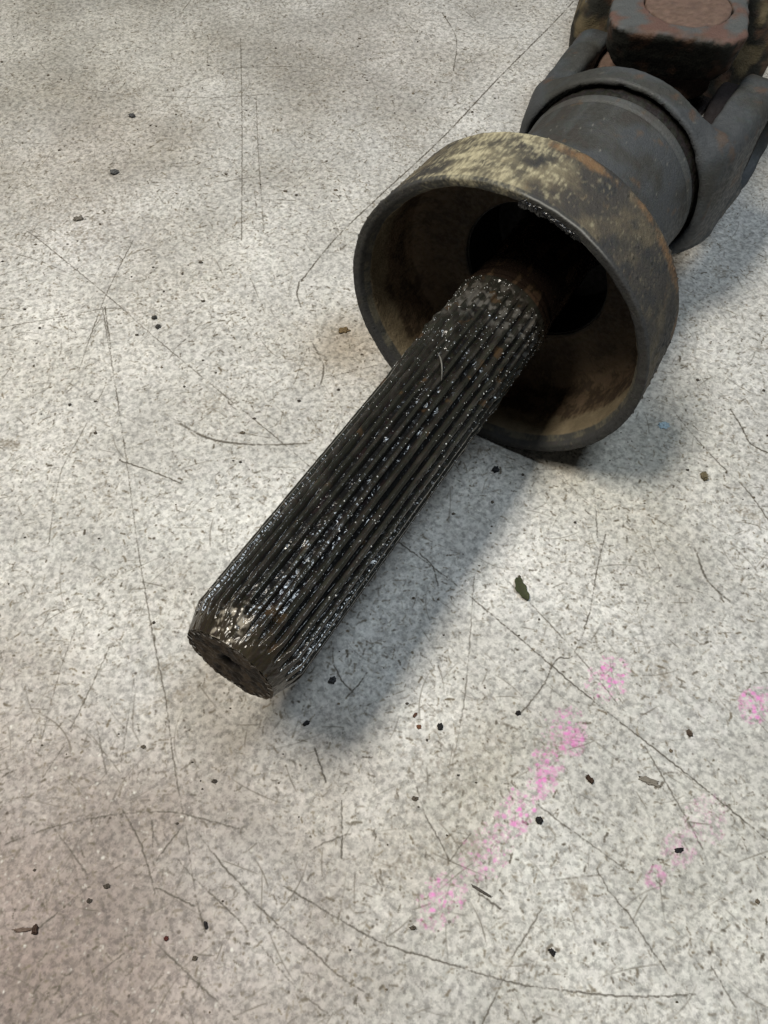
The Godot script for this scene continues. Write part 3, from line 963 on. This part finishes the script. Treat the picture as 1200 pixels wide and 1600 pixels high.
func sliver() -> ArrayMesh:
	var v := PackedVector3Array()
	var c := PackedColorArray()
	for j in 15:
		var t := j / 14.0
		var th := lerpf(-0.10, 0.26, t)
		var s := lerpf(-0.62, -0.78, t) + 0.02 * sin(t * PI)
		var w := 0.0065 * sin(PI * clampf(t, 0.06, 0.94)) + 0.001
		for i in 7:
			var q := TAU * i / 6.0
			var r := 0.322 + w * cos(q)
			v.append(Vector3(s + w * sin(q), 1.0 + r * cos(th), r * sin(th)) * S)
			c.append(Color.WHITE)
	return sheet(v, c, 15, 7, true)


func crumb(called: String, x: float, z: float, size: Vector3, turn: float, tint: Color, sd: int, label: String, m: Material, group := "") -> void:
	var o := part(called, lump(size * S * 0.74, 0.75, sd, tint), m, self)
	o.position = Vector3(x, size.y * 0.36, z) * S
	o.rotation.y = turn
	tag(o, label, called.get_slice("_", called.get_slice_count("_") - 1), group)


func debris() -> void:
	var m := coloured(0.6, 0.9, normal_noise(0.06, 3, 71, 5.0), 120.0, 0.6, 0.4)
	var black := Color(0.016, 0.015, 0.015)
	var brown := Color(0.050, 0.032, 0.022)
	var leaf := part("leaf_fragment", leaf_mesh(), m, self)
	leaf.position = Vector3(0.22, 0.012, 1.26) * S
	leaf.rotation.y = deg_to_rad(-72.0)
	tag(leaf, "dark green curled leaf fragment right of the splined shaft", "leaf")
	crumb("plant_seed", 0.48, 2.45, Vector3(0.065, 0.03, 0.032), -0.9, Color(0.045, 0.026, 0.016), 201, "dark brown oval seed below the pink chalk spots", m)
	crumb("rubber_crumb", 0.18, 2.67, Vector3(0.042, 0.03, 0.045), 0.3, black, 202, "black crumb just below the row of pink chalk traces", m)
	crumb("paint_flake", 0.90, 2.82, Vector3(0.058, 0.012, 0.03), 0.15, Color(0.012, 0.012, 0.013), 203, "black angular paint flake in the faint pink patch at lower right", m)
	crumb("brown_pebble", 1.54, 0.38, Vector3(0.05, 0.045, 0.075), 0.2, Color(0.15, 0.125, 0.075), 204, "olive brown oval pebble right of the dust cup", m)
	crumb("grey_pebble", -3.10, -3.07, Vector3(0.085, 0.045, 0.065), 0.4, Color(0.10, 0.10, 0.10), 205, "larger dark grey pebble on the rough pale patch at upper left", m)
	crumb("grey_pebble", -3.09, -3.98, Vector3(0.055, 0.04, 0.075), 1.1, Color(0.075, 0.075, 0.077), 206, "dark grey pebble nearest the top left corner", m)
	crumb("dirt_crumb", -3.30, -2.41, Vector3(0.10, 0.025, 0.065), 0.3, Color(0.15, 0.135, 0.115), 207, "flat brown grey dirt crumb at the left below the pebbles", m)
	crumb("rust_flake", -0.96, -1.04, Vector3(0.095, 0.02, 0.07), 0.2, Color(0.16, 0.115, 0.06), 208, "tan rust flake on the brown patch left of the dust cup", m)
	crumb("grit_grain", -2.45, -1.18, Vector3(0.045, 0.03, 0.045), 0.0, Color(0.05, 0.048, 0.045), 209, "upper of two dark grit grains beside the long diagonal scratch", m)
	crumb("grit_grain", -2.41, -1.08, Vector3(0.05, 0.03, 0.04), 0.7, Color(0.05, 0.048, 0.045), 210, "lower of two dark grit grains beside the long diagonal scratch", m)
	crumb("paint_flake", 1.35, -0.08, Vector3(0.09, 0.008, 0.07), 0.3, Color(0.36, 0.47, 0.53), 211, "pale blue paint flake right of the dust cup", m)
	crumb("rubber_crumb", -0.33, 2.15, Vector3(0.036, 0.025, 0.05), 0.2, black, 212, "black crumb among rusty specks right of the shaft's shadow", m)
	crumb("rust_flake", -0.45, 2.15, Vector3(0.03, 0.012, 0.03), 0.2, Color(0.14, 0.06, 0.03), 213, "small red brown rust flake beside the black crumb", m)
	crumb("rust_flake", -0.47, 2.08, Vector3(0.04, 0.012, 0.02), 0.9, Color(0.09, 0.045, 0.03), 223, "thin dark rust flake above the red brown one", m)
	crumb("rubber_crumb", 0.12, 2.07, Vector3(0.036, 0.02, 0.03), 0.5, black, 214, "black crumb at the lower end of the thin wavy crack", m)
	crumb("rust_flake", -1.73, 3.24, Vector3(0.026, 0.018, 0.026), 0.0, Color(0.09, 0.025, 0.02), 215, "dark red round flake near the bottom edge", m)
	crumb("rubber_crumb", -1.54, 3.18, Vector3(0.022, 0.02, 0.045), 0.3, black, 216, "black elongated crumb at the foot of the long vertical scratch", m)
	crumb("dirt_crumb", -2.39, 3.20, Vector3(0.035, 0.025, 0.055), 0.1, Color(0.05, 0.028, 0.02), 217, "dark brown crumb touching a wood splinter at lower left", m)
	crumb("wood_splinter", -2.45, 3.20, Vector3(0.11, 0.014, 0.024), 0.05, Color(0.14, 0.10, 0.08), 218, "short brown wood splinter at lower left", m)
	crumb("rubber_crumb", 0.18, 3.30, Vector3(0.045, 0.02, 0.03), -0.8, black, 219, "black crumb nearest the bottom edge below the white paint scrape", m)
	crumb("grit_grain", -1.09, 2.13, Vector3(0.05, 0.03, 0.028), 0.5, Color(0.025, 0.025, 0.026), 220, "black grit grain in the shadow below the shaft's end", m)
	crumb("dirt_crumb", -0.95, 1.87, Vector3(0.05, 0.035, 0.05), 0.2, Color(0.04, 0.04, 0.042), 221, "dark grey crumb in the shaft's shadow beside a curved hair", m)
	crumb("grit_grain", 0.12, 0.32, Vector3(0.055, 0.035, 0.05), 0.2, Color(0.03, 0.03, 0.033), 222, "dark grit grain in the shade between shaft and dust cup", m)
	crumb("dirt_crumb", 1.08, 2.19, Vector3(0.03, 0.02, 0.05), 0.5, Color(0.07, 0.05, 0.035), 224, "small brown crumb at right beneath the lone pink spot", m)
	crumb("wood_splinter", 0.81, 2.46, Vector3(0.13, 0.014, 0.04), -0.4, Color(0.20, 0.18, 0.15), 225, "grey splinter right of the dark brown seed", m)
	crumb("wood_splinter", -0.15, 3.02, Vector3(0.13, 0.012, 0.016), -0.55, Color(0.08, 0.07, 0.06), 226, "thin dark splinter beside the lowest pink chalk trace", m)
	# loose grit: too small and too many to count
	var mm := MultiMesh.new()
	mm.transform_format = MultiMesh.TRANSFORM_3D
	mm.use_colors = true
	mm.mesh = lump(Vector3.ONE, 0.8, 230, Color.WHITE, 6)
	mm.instance_count = 420
	for k in 420:
		var p := Vector2(rng.randf_range(-5.0, 3.8), rng.randf_range(-6.3, 3.7))
		var r := (0.008 + 0.014 * pow(rng.randf(), 3.0)) * S
		mm.set_instance_transform(k, Transform3D(Basis(Vector3.UP, rng.randf() * TAU).scaled(Vector3(r * rng.randf_range(0.7, 1.6), r * 0.5, r)), Vector3(p.x * S, r * 0.2, p.y * S)))
		mm.set_instance_color(k, Color(0.05, 0.042, 0.034).lerp(Color(0.20, 0.16, 0.11), rng.randf() * rng.randf()))
	var grit := MultiMeshInstance3D.new()
	grit.name = "loose_grit"
	grit.multimesh = mm
	grit.material_override = m
	add_child(grit)
	grit.set_meta("kind", "stuff")
	tag(grit, "fine dark grit scattered over the grey floor", "grit")


func leaf_mesh() -> ArrayMesh:
	var v := PackedVector3Array()
	var c := PackedColorArray()
	for j in 13:
		var t := j / 12.0
		var w := 0.034 * pow(sin(PI * clampf(t * 0.92 + 0.06, 0.03, 0.97)), 0.6) * (1.0 + 0.15 * sin(t * 17.0))
		for i in 13:
			var q := TAU * (i % 12) / 12.0
			var y := 0.007 * sin(q) + 0.020 * pow(absf(cos(q)), 2.0) * (0.4 + 0.6 * t)
			v.append(Vector3((t - 0.5) * 0.17, y, w * cos(q) + 0.012 * sin(t * 3.0)) * S)
			c.append(Color(0.050, 0.058, 0.026) * (0.8 + 0.5 * absf(cos(q)) * t))
	return sheet(v, c, 13, 13, true)
